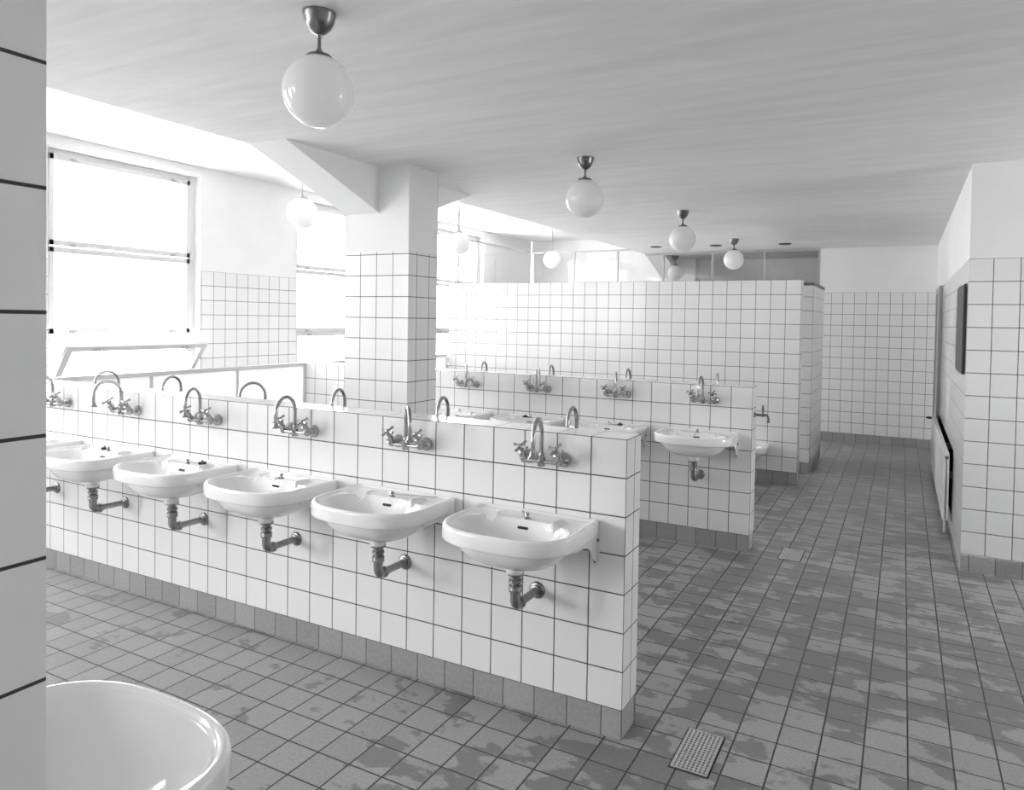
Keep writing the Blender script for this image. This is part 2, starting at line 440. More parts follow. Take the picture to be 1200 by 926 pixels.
# outer skin of the wall so no light leaks past it
for a, b in edges: t.quad([(XW - .34, a, 0), (XW - .34, b, 0), (XW - .34, b, HB), (XW - .34, a, HB)], [(0, 0)] * 4, 2)
for w in wins:
    t.quad([(XW - .34, w, 0), (XW - .34, w + WW, 0), (XW - .34, w + WW, WZ0), (XW - .34, w, WZ0)], [(0, 0)] * 4, 2)
    t.quad([(XW - .34, w, WZ1), (XW - .34, w + WW, WZ1), (XW - .34, w + WW, HB), (XW - .34, w, HB)], [(0, 0)] * 4, 2)
tag(t.build('wall_left', None, (XW, 0, 0)), kind='structure')

# windows: frame, three panes, hopper sash leaning in at the bottom
def window(n, y0, opened):
    GL = M['glass'] if y0 < -3 else (M['dimming_glass'] if y0 < 5 else M['glass'])
    y1 = y0 + WW; xo = XW - .10; xi = XW - .15
    root = bpy.data.objects.new('window_%d' % n, None); col.objects.link(root); root.location = (XW - .12, y0 + WW / 2, WZ0)
    tag(root, kind='structure')
    ox, oy, oz = root.location
    def L(p): return (p[0] - ox, p[1] - oy, p[2] - oz)
    m = MB(); fw = .07
    bx = lambda a, b, x0=xi, x1=xo: m.box(L((x0, a[0], a[1])), L((x1, b[0], b[1])), .004)
    bx((y0, WZ0), (y0 + fw, WZ1)); bx((y1 - fw, WZ0), (y1, WZ1))
    bx((y0 + fw, WZ1 - .045), (y1 - fw, WZ1)); bx((y0 + fw, WZ0), (y1 - fw, WZ0 + .05))
    m.build('window_frame', M['frame'], root)
    def sash(z0, z1, name='sash'):
        q = MB()
        a, b = y0 + fw - .012, y1 - fw + .012; r = .052
        X0, X1 = xo - .04, xo + .012
        q.box(L((X0, a, z0)), L((X1, a + r * .8, z1)), .004).box(L((X0, b - r * .8, z0)), L((X1, b, z1)), .004)
        q.box(L((X0, a, z1 - r)), L((X1, b, z1)), .004).box(L((X0, a, z0)), L((X1, b, z0 + r)), .004)
        s = q.build(name, M['frame'], root)
        g = MB().box(L((xo - .02, a + .03, z0 + .04)), L((xo - .015, b - .03, z1 - .04))).build('pane', GL, s)
        return s
    sash(2.265, 3.075); sash(1.475, 2.255)
    for z in (3.045, 2.275, 1.49):
        for yy in (y0 + .26, y1 - .26):
            c = MB().box(L((xo + .012, yy - .028, z - .012)), L((xo + .022, yy + .028, z + .012)), .002)
            c.tube([L((xo + .02, yy, z)), L((xo + .045, yy, z - .005)), L((xo + .05, yy + .045, z - .012))], .005, 8)
            c.build('catch', M['grey_paint'], root, smooth=40)
    # hopper sash
    a, b = y0 + fw - .01, y1 - fw + .01; zb, zt = WZ0 + .05, 1.475
    hh = zt - zb; ang = math.radians(36 if opened else 0)
    def T(x, y, z):  # sash coordinates: z up the sash, x its thickness, tilted about its foot
        X = xo - .01 + x * math.cos(ang) + z * math.sin(ang); Z = zb + z * math.cos(ang) - x * math.sin(ang)
        return L((X, y, Z))
    def tb(q, x0, x1, ya, yb, z0, z1):
        vs = [q.bm.verts.new(T(x, y, z)) for x in (x0, x1) for y in (ya, yb) for z in (z0, z1)]
        for f in ((0, 1, 3, 2), (4, 6, 7, 5), (0, 4, 5, 1), (2, 3, 7, 6), (0, 2, 6, 4), (1, 5, 7, 3)): q.bm.faces.new([vs[i] for i in f])
    q = MB(); r = .055
    tb(q, -.02, .02, a, a + r, 0, hh); tb(q, -.02, .02, b - r, b, 0, hh)
    tb(q, -.02, .02, a + r, b - r, hh - r, hh); tb(q, -.02, .02, a + r, b - r, 0, r)
    s = q.build('hopper_sash', M['frame'], root)
    g = MB(); tb(g, -.003, .003, a + r - .01, b - r + .01, r - .01, hh - r + .01); g.build('pane', GL, s)
    for yy in (a + .26, b - .26):
        c = MB(); tb(c, .02, .03, yy - .03, yy + .03, hh - .05, hh - .02)
        c.tube([T(.03, yy, hh - .03), T(.05, yy + .01, hh - .035), T(.055, yy + .05, hh - .06)], .006, 8)
        c.build('catch', M['grey_paint'], root, smooth=40)
    if opened:
        c = MB().tube([L((xo, y0 + fw - .02, 1.42)), T(.0, a + .01, hh - .10)], .006, 8); c.build('stay_arm', M['grey_paint'], root, smooth=40)
    return root
for i, w in enumerate(wins): window(i + 1, w, i in (3,))

# low screens that close the basin aisles towards the windows
def screen(y0, y1, n, lab, grp):
    root = bpy.data.objects.new('low_screen', None); col.objects.link(root); root.location = (PXL, y0, 0)
    tag(root, lab, 'screen', None)
    step = (y1 - y0) / n
    for k in range(n):
        MB().box((-.012, k * step + .003, .12), (.012, (k + 1) * step - .003, PT - .035), .002).build('panel', M['frosted'], root)
    MB().box((-.02, 0, PT - .035), (.02, y1 - y0, PT), .004).build('top_rail', M['frame'], root)
    for k in range(n + 1):
        y = min(max(k * step, .014), y1 - y0 - .014)
        MB().box((-.018, y - .014, 0), (.018, y + .014, PT - .036), .003).build('post', M['frame'], root)
screen(W1 + .004, Y2 - .004, 3, 'long low white screen behind the front basin partition, below the tilted window', None)
screen(Y2 + W1 + .004, Y3 - .004, 3, 'short stretch of low white screen seen just to the side of the tiled column foot', None)

# glazed screen over the far wall
posts = [-4.846 + .784 * k for k in range(7)]
root = bpy.data.objects.new('glazed_screen', None); col.objects.link(root); root.location = (XS, YF + .04, WT)
tag(root, 'glazed screen with slender uprights above the tiled shower wall', 'glass screen')
for i, x in enumerate(posts):
    xx = min(x, XS - .016)
    MB().box((xx - XS - .014, -.014, .002), (xx - XS + .014, .014, H - WT - .03 if x > XE else 2.835 - WT), .003).build('upright', M['grey_paint'], root)
MB().box((-4.862 - XS, -.012, 2.836 - WT), (XE - .004 - XS, .012, 2.862 - WT), .003).build('head_rail', M['grey_paint'], root)
MB().box((XE - XS + .002, -.012, H - WT - .028), (-.002, .012, H - WT - .001), .003).build('head_rail', M['grey_paint'], root)
for a, b in zip(posts, posts[1:]):
    MB().box((a - XS + .014, -.003, .004), (min(b, XS - .02) - XS - .014, .003, (H - WT - .03) if a > XE - .4 else .695)).build('pane', M['glass'], root)
# its return towards the window bay
root2 = bpy.data.objects.new('glazed_screen', None); col.objects.link(root2); root2.location = (-4.846, YF, 0)
tag(root2, 'white framed glazed side screen by the furthest window, behind the shower wall', 'glass screen')
yp = 6.12
MB().box((-.014, yp - YF - .014, 0), (.014, yp - YF + .014, HB - .002), .003).build('upright', M['grey_paint'], root2)
MB().box((-.012, yp - YF + .014, 2.836), (.012, 0, 2.862), .003).build('head_rail', M['grey_paint'], root2)
MB().box((-.012, yp - YF + .014, 2.02), (.012, 0, 2.05), .003).build('bottom_rail', M['grey_paint'], root2)
MB().box((-.003, yp - YF + .014, 2.05), (.003, 0, 2.836)).build('pane', M['glass'], root2)
MB().box((-.012, yp - YF + .014, .002), (.012, -.002, .06), .003).build('foot_rail', M['grey_paint'], root2)
MB().box((-.003, yp - YF + .014, .06), (.003, -.002, 2.02)).build('pane', M['glass'], root2)

# door in the corridor wall, far end
tag(MB().box((XR - .03, 6.75, 0), (XR - .001, 6.83, WT + .01), .004).box((XR - .03, 7.72, 0), (XR - .001, 7.80, WT + .01), .004)
    .box((XR - .03, 6.83, WT - .07), (XR - .001, 7.72, WT + .01), .004).box((XR - .012, 6.83, .01), (XR - .001, 7.72, WT - .07)).build('door_1', M['grey_paint']), kind='structure')

# ------------------------------------------------------------------ washbasins
def outline(n, w=.28, d=.43, rb=.018, ex=2.65, ys=.22, ins=0.0):
    """D-shaped plan, y from 0 (wall) to -d (front); n points, all shapes share their parametrisation"""
    w -= ins; pts = []
    seg = []
    # front: superellipse from (w,-ys) round to (-w,-ys)
    fd = d - ins - ys
    for k in range(61):
        a = -PI * k / 60
        c, s = math.cos(a), math.sin(a)
        seg.append((w * math.copysign(abs(c) ** (2 / ex), c), -ys + fd * math.copysign(abs(s) ** (2 / ex), s)))
    r = rb
    yb = -ins
    for k in range(9):
        a = PI - PI / 2 * k / 8; seg.append((-w + r + r * math.cos(a), yb - r + r * math.sin(a)))
    for k in range(9):
        a = PI / 2 - PI / 2 * k / 8; seg.append((w - r + r * math.cos(a), yb - r + r * math.sin(a)))
    seg.append(seg[0])
    # resample by angle about the bowl centre
    cx, cy = 0, -.24
    out = []
    for k in range(n):
        a = 2 * PI * k / n + .0001; dx, dy = math.cos(a), math.sin(a); best = 0
        for (x0, y0), (x1, y1) in zip(seg, seg[1:]):
            ex_, ey = x1 - x0, y1 - y0; den = dx * ey - dy * ex_
            if abs(den) < 1e-12: continue
            t_ = ((x0 - cx) * ey - (y0 - cy) * ex_) / den; u = ((x0 - cx) * dy - (y0 - cy) * dx) / den
            if -1e-6 <= u <= 1 + 1e-6 and t_ > best: best = t_
        out.append((cx + dx * best, cy + dy * best))
    return out

def smooth01(x): x = max(0.0, min(1.0, x)); return x * x * (3 - 2 * x)

def basin_height(x, y, w, d):
    """top surface of the basin inside its rim (z = 0 is the rim)"""
    # bowl
    bx, by, rx, ry = 0.0, -.266, .246, .140
    q = ((abs((x - bx) / rx)) ** 2.5 + (abs((y - by) / ry)) ** 2.5) ** (1 / 2.5)
    deck = -.010
    if y > -.15:   # soap hollows in both back corners run down to the bowl
        ax = abs(x)
        k = smooth01((ax - .135) / .02) * smooth01((.252 - ax) / .025) * smooth01((-.028 - y) / .03)
        deck -= k * (.006 + .02 * smooth01((-y - .04) / .11))
        k2 = math.exp(-((ax - .128 - (y + .13) * .25) / .0075) ** 2) * smooth01((-.055 - y) / .012) * smooth01((y + .142) / .01)
        deck += .010 * k2
    if q < 1.0:
        z = deck - (.145 * (1 - q ** 2.5)) ** 1.0 * smooth01((1 - q) / .02 * .5 + .0) if q > .96 else deck - .145 * (1 - q ** 2.5)
    else:
        z = deck
    return z

def basin_mesh(w=.28, d=.43, lip=.062, depth=.205):
    n = 180; bm = bmesh.new()
    O = outline(n, w, d); I = outline(n, w, d, ins=.020, rb=.012)
    def ring(pts, z): return [bm.verts.new((p[0], p[1], z if not callable(z) else z(p[0], p[1]))) for p in pts]
    def lerp(a, b, t): return [(p[0] + (q[0] - p[0]) * t, p[1] + (q[1] - p[1]) * t) for p, q in zip(a, b)]
    rings = []
    cc = [(0, -.20 + 0 * k) for k in range(n)]
    circ = lambda r, cy=-.20: [(r * math.cos(2 * PI * k / n), cy + r * math.sin(2 * PI * k / n)) for k in range(n)]
    # under-side, from the drain neck out to the lip
    rings.append(ring(circ(.001), -depth)); rings.append(ring(circ(.032), -depth))
    rings.append(ring(circ(.036), -depth + .004)); rings.append(ring(circ(.037), -depth + .022))
    U = outline(n, w - .05, d - .045, ys=.22, ex=2.4, ins=0, rb=.04)
    U = [(x, min(y, -.03)) for x, y in U]
    C0 = circ(.04)
    rings.append(ring(circ(.038), -depth + .036))
    for k in range(1, 13):
        t_ = k / 12; s = math.sin(t_ * PI / 2) ** .9
        zz = -depth + .040 + (depth - .040 - lip - .002) * (1 - math.cos(t_ * PI / 2)) ** 1.0
        rings.append(ring(lerp(C0, U, s), zz))
    rings.append(ring(lerp(U, O, .55), -lip - .001)); rings.append(ring(lerp(U, O, .90), -lip))
    rings.append(ring(lerp(U, O, .985), -lip + .003)); rings.append(ring(O, -lip + .009))
    rings.append(ring(O, -.012)); rings.append(ring(lerp(O, I, .12), -.005)); rings.append(ring(lerp(O, I, .35), -.001)); rings.append(ring(lerp(O, I, .6), 0))
    rings.append(ring(lerp(O, I, .85), -.001)); rings.append(ring(I, -.004))
    C = circ(.001, -.24)
    K = 66
    for k in range(1, K):
        t_ = (k / K) ; pts = lerp(I, C, t_ ** 1.15)
        zf = (lambda tt: (lambda x, y: basin_height(x, y, w, d) if tt > .03 else (basin_height(x, y, w, d) * .6 - .4 * .004)))(t_)
        rings.append(ring(pts, zf))
    last = bm.verts.new((0, -.24, basin_height(0, -.24, w, d)))
    for a, b in zip(rings, rings[1:]):
        for i in range(n):
            j = (i + 1) % n; bm.faces.new((a[i], a[j], b[j], b[i]))
    for i in range(n): bm.faces.new((rings[-1][i], rings[-1][(i + 1) % n], last))
    bmesh.ops.recalc_face_normals(bm, faces=bm.faces)
    me = bpy.data.meshes.new('bowl'); bm.to_mesh(me); bm.free(); me.materials.append(M['porcelain'])
    for p in me.polygons: p.use_smooth = True
    me.set_sharp_from_angle(angle=math.radians(60))
    return me
BOWL = basin_mesh()

def slot_mesh():
    m = MB()
    # overflow slot on the back slope of the bowl: find the wall at z = -.042
    y = -.135
    while basin_height(0, y, .28, .43) > -.036: y -= .0005
    y2 = y
    while basin_height(0, y2, .28, .43) > -.046: y2 -= .0005
    nx = []
    for s in (-1, 1):
        for k in range(7):
            a = PI / 2 - s * PI * k / 6 if s == 1 else -PI / 2 - PI * k / 6
            nx.append((math.cos(a), math.sin(a)))
    ctr = Vector((0, (y + y2) / 2, -.041)); up = Vector((0, y - y2, .010)).normalized(); nrm = Vector((1, 0, 0)).cross(up)
    if nrm.y > 0: nrm = -nrm
    pts = []
    for s, arc in ((1, range(7)), (-1, range(7))):
        for k in arc:
            a = -PI / 2 + PI * k / 6 if s == 1 else PI / 2 + PI * k / 6
            pts.append(ctr + Vector((s * .019 + .0055 * math.cos(a), 0, 0)) + up * (.0055 * math.sin(a)) + nrm * .0012)
    m.prism(pts, -nrm * .004)
    return m.mesh('overflow_slot', M['hole'])
SLOT = slot_mesh()

# waste: nuts, tail, elbow, pipe to the wall, rosette
DY = -.195; DZ = -.205
def waste_meshes():
    a = MB().lathe([(.030, .004), (.034, 0), (.032, -.008), (.024, -.010), (.021, -.014), (.021, -.024), (.026, -.026), (.027, -.036), (.022, -.040), (.020, -.046),
                    (.026, -.050), (.027, -.058), (.024, -.060), (.0245, -.063), (.027, -.066), (.026, -.074), (.020, -.078), (.020, -.086)],
                   (0, DY, DZ), n=28).mesh('waste_coupling', M['brass'], 35)
    pts = [(0, DY, DZ - .08), (0, DY, DZ - .105)]
    for k in range(9):
        an = PI / 2 * k / 8; pts.append((0, DY + .028 - .028 * math.cos(an), DZ - .105 - .028 * math.sin(an)))
    pts.append((0, DY + .045, DZ - .133))
    b = MB().tube(pts, .0205, 20)
    b.lathe([(.024, 0), (.025, .003), (.025, .014), (.023, .017)], (0, DY + .032, DZ - .133), (0, 1, 0), 20)
    b = b.mesh('elbow', M['brass'], 40)
    c = MB().tube([(0, DY + .045, DZ - .133), (0, -.004, DZ - .133)], .0165, 20).mesh('waste_pipe', M['brass'], 40)
    e = MB().lathe([(.036, 0), (.036, .003), (.031, .009), (.024, .011), (.023, .007), (.0225, .018), (.019, .020), (.0168, .020)], (0, -.0005, DZ - .133), (0, -1, 0), 32).mesh('wall_rosette', M['brass'], 35)
    return a, b, c, e
WASTE = waste_meshes()
# white iron bracket
def bracket_mesh():
    m = MB()
    m.prism([(-.014, -.0005, -.066), (.014, -.0005, -.066), (.018, -.0005, -.085), (.010, -.0005, -.176), (.004, -.0005, -.186), (-.008, -.0005, -.182), (-.014, -.0005, -.15)], (0, -.008, 0))
    # web curving from the foot to the arm under the rim
    web = [(0, -.006, -.070), (0, -.24, -.066), (0, -.24, -.074), (0, -.13, -.082), (0, -.085, -.094), (0, -.055, -.12), (0, -.038, -.150), (0, -.006, -.172)]
    m.prism([(x - .004, y, z) for x, y, z in web], (.008, 0, 0))
    m.box((-.012, -.24, -.070), (.012, -.01, -.064))
    return m.mesh('bracket', M['bracket'], 40)
BRK = bracket_mesh()
BOLT = MB().sphere((0, 0, 0), .0062, 1, .6, 1, 12, 8).mesh('bolt', M['dark_metal'], 60)
STUD = MB().lathe([(.017, -.004), (.016, .005), (.008, .008), (.007, .014), (.011, .018), (.008, .025), (0, .027)], (.0, -.105, -.011), n=16).mesh('chain_stay', M['chrome'], 40)
PLUG = MB().lathe([(.018, 0), (.021, .004), (.021, .011), (.013, .014), (.004, .015), (.004, .022), (0, .023)], n=20).mesh('plug', M['rubber'], 40)

def chain_mesh(pts, name='plug_chain'):
    m = MB(); P_ = [Vector(p) for p in pts]; out = []
    for a, b in zip(P_, P_[1:]):
        n = max(2, int((b - a).length / .004))
        for k in range(n): out.append(a.lerp(b, k / n))
    out.append(P_[-1])
    return m.tube(out, .0016, 6, radii=[.0026 if k % 2 else .0014 for k in range(len(out))]).mesh(name, M['chrome'], 60)
BASIN_GROUP = 'D-shaped washbasins in rows on the tiled partitions'
def dz(x, y): return basin_height(x, y, .28, .43)
CHAINS = {
    'back': [(0, -.105, .004), (-.02, -.075, -.004), (-.045, -.045, -.006), (-.07, -.020, -.005)],
    'side': [(0, -.105, .004), (.03, -.07, -.006), (.08, -.055, -.006), (.12, -.05, -.004), (.20, -.035, -.003)],
    'bowl': [(0, -.105, .004), (-.01, -.13, -.008), (-.014, -.148, -.03), (-.016, -.165, -.075), (-.016, -.19, -.13)],
    'plug_r': [(0, -.105, .004), (.03, -.085, -.007), (.06, -.075, -.007), (.085, -.078, .009)],
    'plug_l': [(0, -.105, .004), (-.03, -.085, -.007), (-.055, -.088, .009)],
}
def make_basin(loc, rotz, label, chain='back', group=BASIN_GROUP):
    root = bpy.data.objects.new('washbasin', None); col.objects.link(root); root.location = loc; root.rotation_euler = (0, 0, rotz)
    tag(root, label, 'washbasin', group)
    bowl = link_mesh('bowl', BOLT and BOWL, root)
    link_mesh('overflow_slot', SLOT, bowl)
    link_mesh('chain_stay', STUD, root)
    ch = link_mesh('plug_chain', chain_mesh(CHAINS[chain]), root)
    if chain == 'plug_r': link_mesh('plug', PLUG, root, (.085, -.078, -.010))['label'] = 'black rubber plug'
    if chain == 'plug_l': link_mesh('plug', PLUG, root, (-.060, -.088, -.010))['label'] = 'black rubber plug'
    for nm, me in zip(('waste_coupling', 'elbow', 'waste_pipe', 'wall_rosette'), WASTE): link_mesh(nm, me, root)
    for s in (-1, 1):
        b = link_mesh('bracket', BRK, root, (s * .262, 0, 0)); link_mesh('bolt', BOLT, b, (.011, -.009, -.082)); link_mesh('bolt', BOLT, b, (-.002, -.009, -.170))
    return root
RZ = .873
XS0 = [-.385, -1.075, -1.765, -2.465, -3.165, -3.875]
front_lab = [
    'white washbasin nearest the open end of the front partition, chain laid back over its deck',
    'white washbasin second from the open end of the front partition, its chain laid sideways',
    'white washbasin third from the open end of the front partition, chain hanging into its bowl',
    'white washbasin fourth from the open end of the front partition, black plug on its deck',
    'white washbasin fifth from the open end of the front partition, plug by its stud',
    'white washbasin sixth from the open end of the front partition, mostly cut off']
for x, lab, ch in zip(XS0, front_lab, ('back', 'side', 'bowl', 'plug_r', 'plug_l', 'back')):
    make_basin((x, 0, RZ), 0, lab, ch)
make_basin((-.378, W1, RZ), PI, 'white washbasin on the rear of the front partition, one corner peeping past its end', 'back')
for x, lab, ch in zip((-.375, -1.075, -1.765, -2.465),
                      ('white washbasin in full view at the open end of the middle partition',
                       'second washbasin from the end of the middle partition, black plug on its deck',
                       'third washbasin from the end of the middle partition, only its deck in view',
                       'fourth washbasin from the end of the middle partition, next to the tiled column'),
                      ('bowl', 'plug_r', 'plug_l', 'back')):
    make_basin((x, Y2 + .0015, RZ - .003), 0, lab, ch)
fb = make_basin((-.378, -2.1515, RZ), PI, 'large white washbasin in the foreground, on the back of the near tiled wall', 'back')

fb.scale = (1.07, 1.07, 1)
# ------------------------------------------------------------------ wall taps with gooseneck spouts
def tap_meshes():
    dome = MB().lathe([(.031, 0), (.031, .004), (.029, .014), (.023, .024), (.014, .030), (.013, .052)], (0, 0, 0), (0, -1, 0), 24).mesh('wall_dome', M['chrome'], 40)
    ax = Vector((0, -.50, .87)).normalized()
    body = MB()
    b0 = Vector((0, -.052, -.004))
    body.sphere(b0, .0165, 1, 1, 1, 16, 10)
    body.lathe([(.014, 0), (.0175, .006), (.0175, .016), (.015, .018), (.0165, .021), (.0165, .042), (.011, .047), (.009, .062)], b0, ax, 16)
    body = body.mesh('valve_body', M['chrome'], 40)
    hub = b0 + ax * .068
    h = MB().lathe([(.006, -.008), (.010, -.004), (.010, .006), (.006, .010), (0, .011)], hub, ax, 14)
    u = ax.orthogonal().normalized(); v = ax.cross(u)
    for k in range(4):
        d_ = (u * math.cos(PI / 2 * k + .5) + v * math.sin(PI / 2 * k + .5))
        h.tube([hub, hub + d_ * .02, hub + d_ * .034], .005, 8, radii=[.0048, .0052, .0072])
    h = h.mesh('cross_handle', M['chrome'], 40)
    bridge = MB().tube([(-.08, -.054, -.006), (.08, -.054, -.006)], .0085, 14)
    bridge.lathe([(.014, -.022), (.0165, -.018), (.0165, .016), (.013, .020), (.011, .030)], (0, -.054, -.004), (0, 0, 1), 18)
    bridge = bridge.mesh('bridge', M['chrome'], 40)
    R_ = .078; pts = [(0, 0, .02), (0, 0, .06), (0, 0, .099)]
    for k in range(1, 17):
        a = PI * k / 16; pts.append((0, -R_ + R_ * math.cos(a), .099 + R_ * math.sin(a)))
    pts += [(0, -2 * R_, .085), (0, -2 * R_, .058)]
    sp = MB().tube(pts, .0088, 14)
    sp.lathe([(.012, 0), (.013, .006), (.0105, .012)], (0, 0, .018), (0, 0, 1), 16)
    sp = sp.mesh('spout', M['chrome'], 40)
    ae = MB().lathe([(.0095, 0), (.012, -.003), (.013, -.014), (.019, -.020), (.021, -.024), (.013, -.026)], (0, -2 * R_, .060), (0, 0, 1), 18).mesh('aerator', M['chrome'], 40)
    return dome, body, h, bridge, sp, ae
TAP = tap_meshes()
def make_tap(loc, rotz, swivel, label, short=False):
    root = bpy.data.objects.new('wall_tap', None); col.objects.link(root); root.location = loc; root.rotation_euler = (0, 0, rotz)
    tag(root, label, 'tap', 'gooseneck wall taps above the washbasins')
    dome, body, h, bridge, sp, ae = TAP
    for s in (-1, 1):
        link_mesh('wall_dome', dome, root, (s * .08, -.0005, 0)); b = link_mesh('valve_body', body, root, (s * .08, 0, 0))
        link_mesh('cross_handle', h, b)
    link_mesh('bridge', bridge, root)
    s_ = link_mesh('spout', sp, root, (0, -.054, 0), swivel); link_mesh('aerator', ae, s_)
    return root
TZ = 1.097
sw = [.25, .76, .20, .44, -.08, .0]
ordn = ['first', 'second', 'third', 'fourth', 'fifth', 'sixth']
XT = [-.350, -1.040, -1.727, -2.432, -3.125, -3.825]
for x, a, n in zip(XT, sw, ordn):
    make_tap((x, 0, TZ), 0, a, 'chrome gooseneck tap over the washbasins, %s from the open end of the front partition' % n)
for x, a, n in zip((-.36, -1.06, -1.74, -2.45, -3.14, -3.84), (.15, .25, .3, -.3, .2, -.1), ordn):
    make_tap((x, W1, TZ), PI, a, 'arched spout rising behind the front partition, %s from its open end' % n)
for x, a, n in zip((-.355, -1.045, -1.74, -2.44), (.05, .40, .62, .62), ordn):
    make_tap((x, Y2, TZ), 0, a, 'chrome gooseneck tap facing us on the middle partition, %s from its open end' % n)
for x, a, n in zip((-.31, -1.06, -1.76, -2.45), (.27, .1, .2, .2), ordn):
    make_tap((x, Y2 + W1, TZ), PI, a, 'arched spout peeping over the middle partition from behind, %s from its open end' % n)

# bib tap on the end of the middle partition
root = bpy.data.objects.new('bib_tap', None); col.objects.link(root); root.location = (-.0065, Y2 + .085, 1.0)
tag(root, 'small dark bib tap sticking out of the end of the middle partition', 'tap')
MB().lathe([(.024, 0), (.024, .004), (.016, .008), (.010, .010), (.009, .06)], (0, 0, 0), (1, 0, 0), 18).sphere((.062, 0, 0), .014, 1, 1, 1, 14, 10).tube(
    [(.06, 0, 0), (.085, 0, .002), (.098, 0, -.008), (.102, 0, -.03), (.102, 0, -.045)], .0085, 12).lathe([(.010, 0), (.013, -.004), (.013, -.012), (.008, -.013)], (.102, 0, -.04), (0, 0, 1), 14).build('tap_body', M['dark_metal'], root, smooth=40)
MB().tube([(.062, 0, .01), (.062, 0, .035)], .006, 10).lathe([(.008, 0), (.011, .004), (.0085, .03), (.006, .042), (0, .044)], (.062, 0, .032), (0, 0, 1), 12).build('lever', M['dark_metal'], root, smooth=40)

# low foot basin on the shower wall
root = bpy.data.objects.new('foot_basin', None); col.objects.link(root); root.location = (-.54, Y3, .405)
tag(root, 'low white ceramic foot basin on its pedestal at the tall shower wall', 'foot basin')
link_mesh('bowl', BOWL, root)
MB().lathe([(.085, 0), (.085, .012), (.06, .04), (.052, .12), (.07, .2), (.08, .235)], (0, -.20, -.404), n=28).build('pedestal', M['porcelain'], root, smooth=40)

# ------------------------------------------------------------------ lamps
def globe_mesh(r=.129):
    prof = []; a0 = math.asin(.042 / r)
    for k in range(33):
        a = a0 + (PI - a0) * k / 32; prof.append((max(r * math.sin(a), 0), r * math.cos(a)))
    prof[-1] = (0, -r)
    m = MB().lathe(prof, n=48, caps=False)
    m.lathe([(.042, r * math.cos(a0)), (.038, r * math.cos(a0) + .008), (.034, r * math.cos(a0) + .008)], n=32)
    return m.mesh('glass_globe', M['globe'], 60)
GLOBE = globe_mesh()
CANOPY = MB().lathe([(.060, 0), (.060, -.005), (.057, -.012), (.052, -.035), (.042, -.056), (.026, -.072), (.012, -.080), (.008, -.092)], n=32).mesh('canopy', M['dark_metal'], 35)
CANOPY_S = CANOPY
GCAP = MB().lathe([(.006, .030), (.011, .026), (.012, .018), (.040, .008), (.046, .002), (.046, -.006), (.043, -.008)], (0, 0, .126), n=32).mesh('globe_cap', M['dark_metal'], 35)
GCAP_W = MB().lathe([(.006, .030), (.011, .026), (.012, .018), (.040, .008), (.046, .002), (.046, -.006), (.043, -.008)], (0, 0, .126), n=32).mesh('globe_cap', M['grey_paint'], 35)
def lamp(x, y, zc, drop, label, bay=False):
    root = bpy.data.objects.new('pendant_lamp', None); col.objects.link(root); root.location = (x, y, zc)
    tag(root, label, 'lamp', 'opal globe lamps hanging from the ceiling')
    mt = M['grey_paint'] if bay else M['dark_metal']
    if bay: MB().lathe([(.05, 0), (.048, -.02), (.03, -.04), (.008, -.05)], (0, 0, zc - drop), n=24).build('canopy', mt, root, (0, 0, -zc + drop + zc - (zc - drop) ) if False else (0, 0, 2 * drop - zc), smooth=40)
    else: link_mesh('canopy', CANOPY, root, (0, 0, drop))
    g = link_mesh('glass_globe', GLOBE, root); link_mesh('globe_cap', GCAP_W if bay else GCAP, root)
    MB().tube([(0, 0, .150), (0, 0, drop - (.045 if bay else .082))], .0055 if bay else .0065, 10).build('stem', mt, root, smooth=40)
    return root
zc = H - .286
for x, y, zc, lab in ((-.961, -.699, 2.489, 'largest opal globe lamp with dark dome canopy, hanging nearest to us'),
               (-.988, 1.815, 2.500, 'second opal globe lamp on the main ceiling, beyond the nearest one'),
               (-1.008, 4.308, 2.495, 'third opal globe lamp on the main ceiling, above the tall shower wall'),
               (-1.040, 6.865, 2.505, 'furthest opal globe lamp of the straight row on the main ceiling')):
    lamp(x, y, zc, H - zc - .0005, lab)
lamp(-2.42, 8.92, H - .286, .2855, 'pale opal globe lamp seen through the glass behind the third ceiling lamp')
lamp(-3.57, 1.80, 2.54, HB - 2.54, 'opal globe lamp on a thin rod beside the window nearest the column', True)
lamp(-3.60, 4.25, 2.538, HB - 2.538, 'opal globe lamp on a thin rod just behind the tiled column', True)
lamp(-3.64, 6.78, 2.56, HB - 2.56, 'smallest opal globe lamp on a thin rod in front of the white glazed screen', True)

# three dark ceiling plates by the glazed screen
for x, y, lab in ((-2.29, 7.48, 'dark round ceiling plate above the haunched beam end'), (-1.44, 7.56, 'dark round ceiling plate beside the furthest lamp of the row'),
                  (-.52, 7.65, 'dark round ceiling plate closest to the corridor')):
    o = MB().lathe([(.085, 0), (.085, -.006), (.07, -.012), (.02, -.016), (0, -.016)], (0, 0, 0), n=28).build('ceiling_plate', M['plate'], None, (x, y, H - .0005), smooth=35)
    tag(o, lab, 'ceiling plate', 'round plates on the far ceiling')

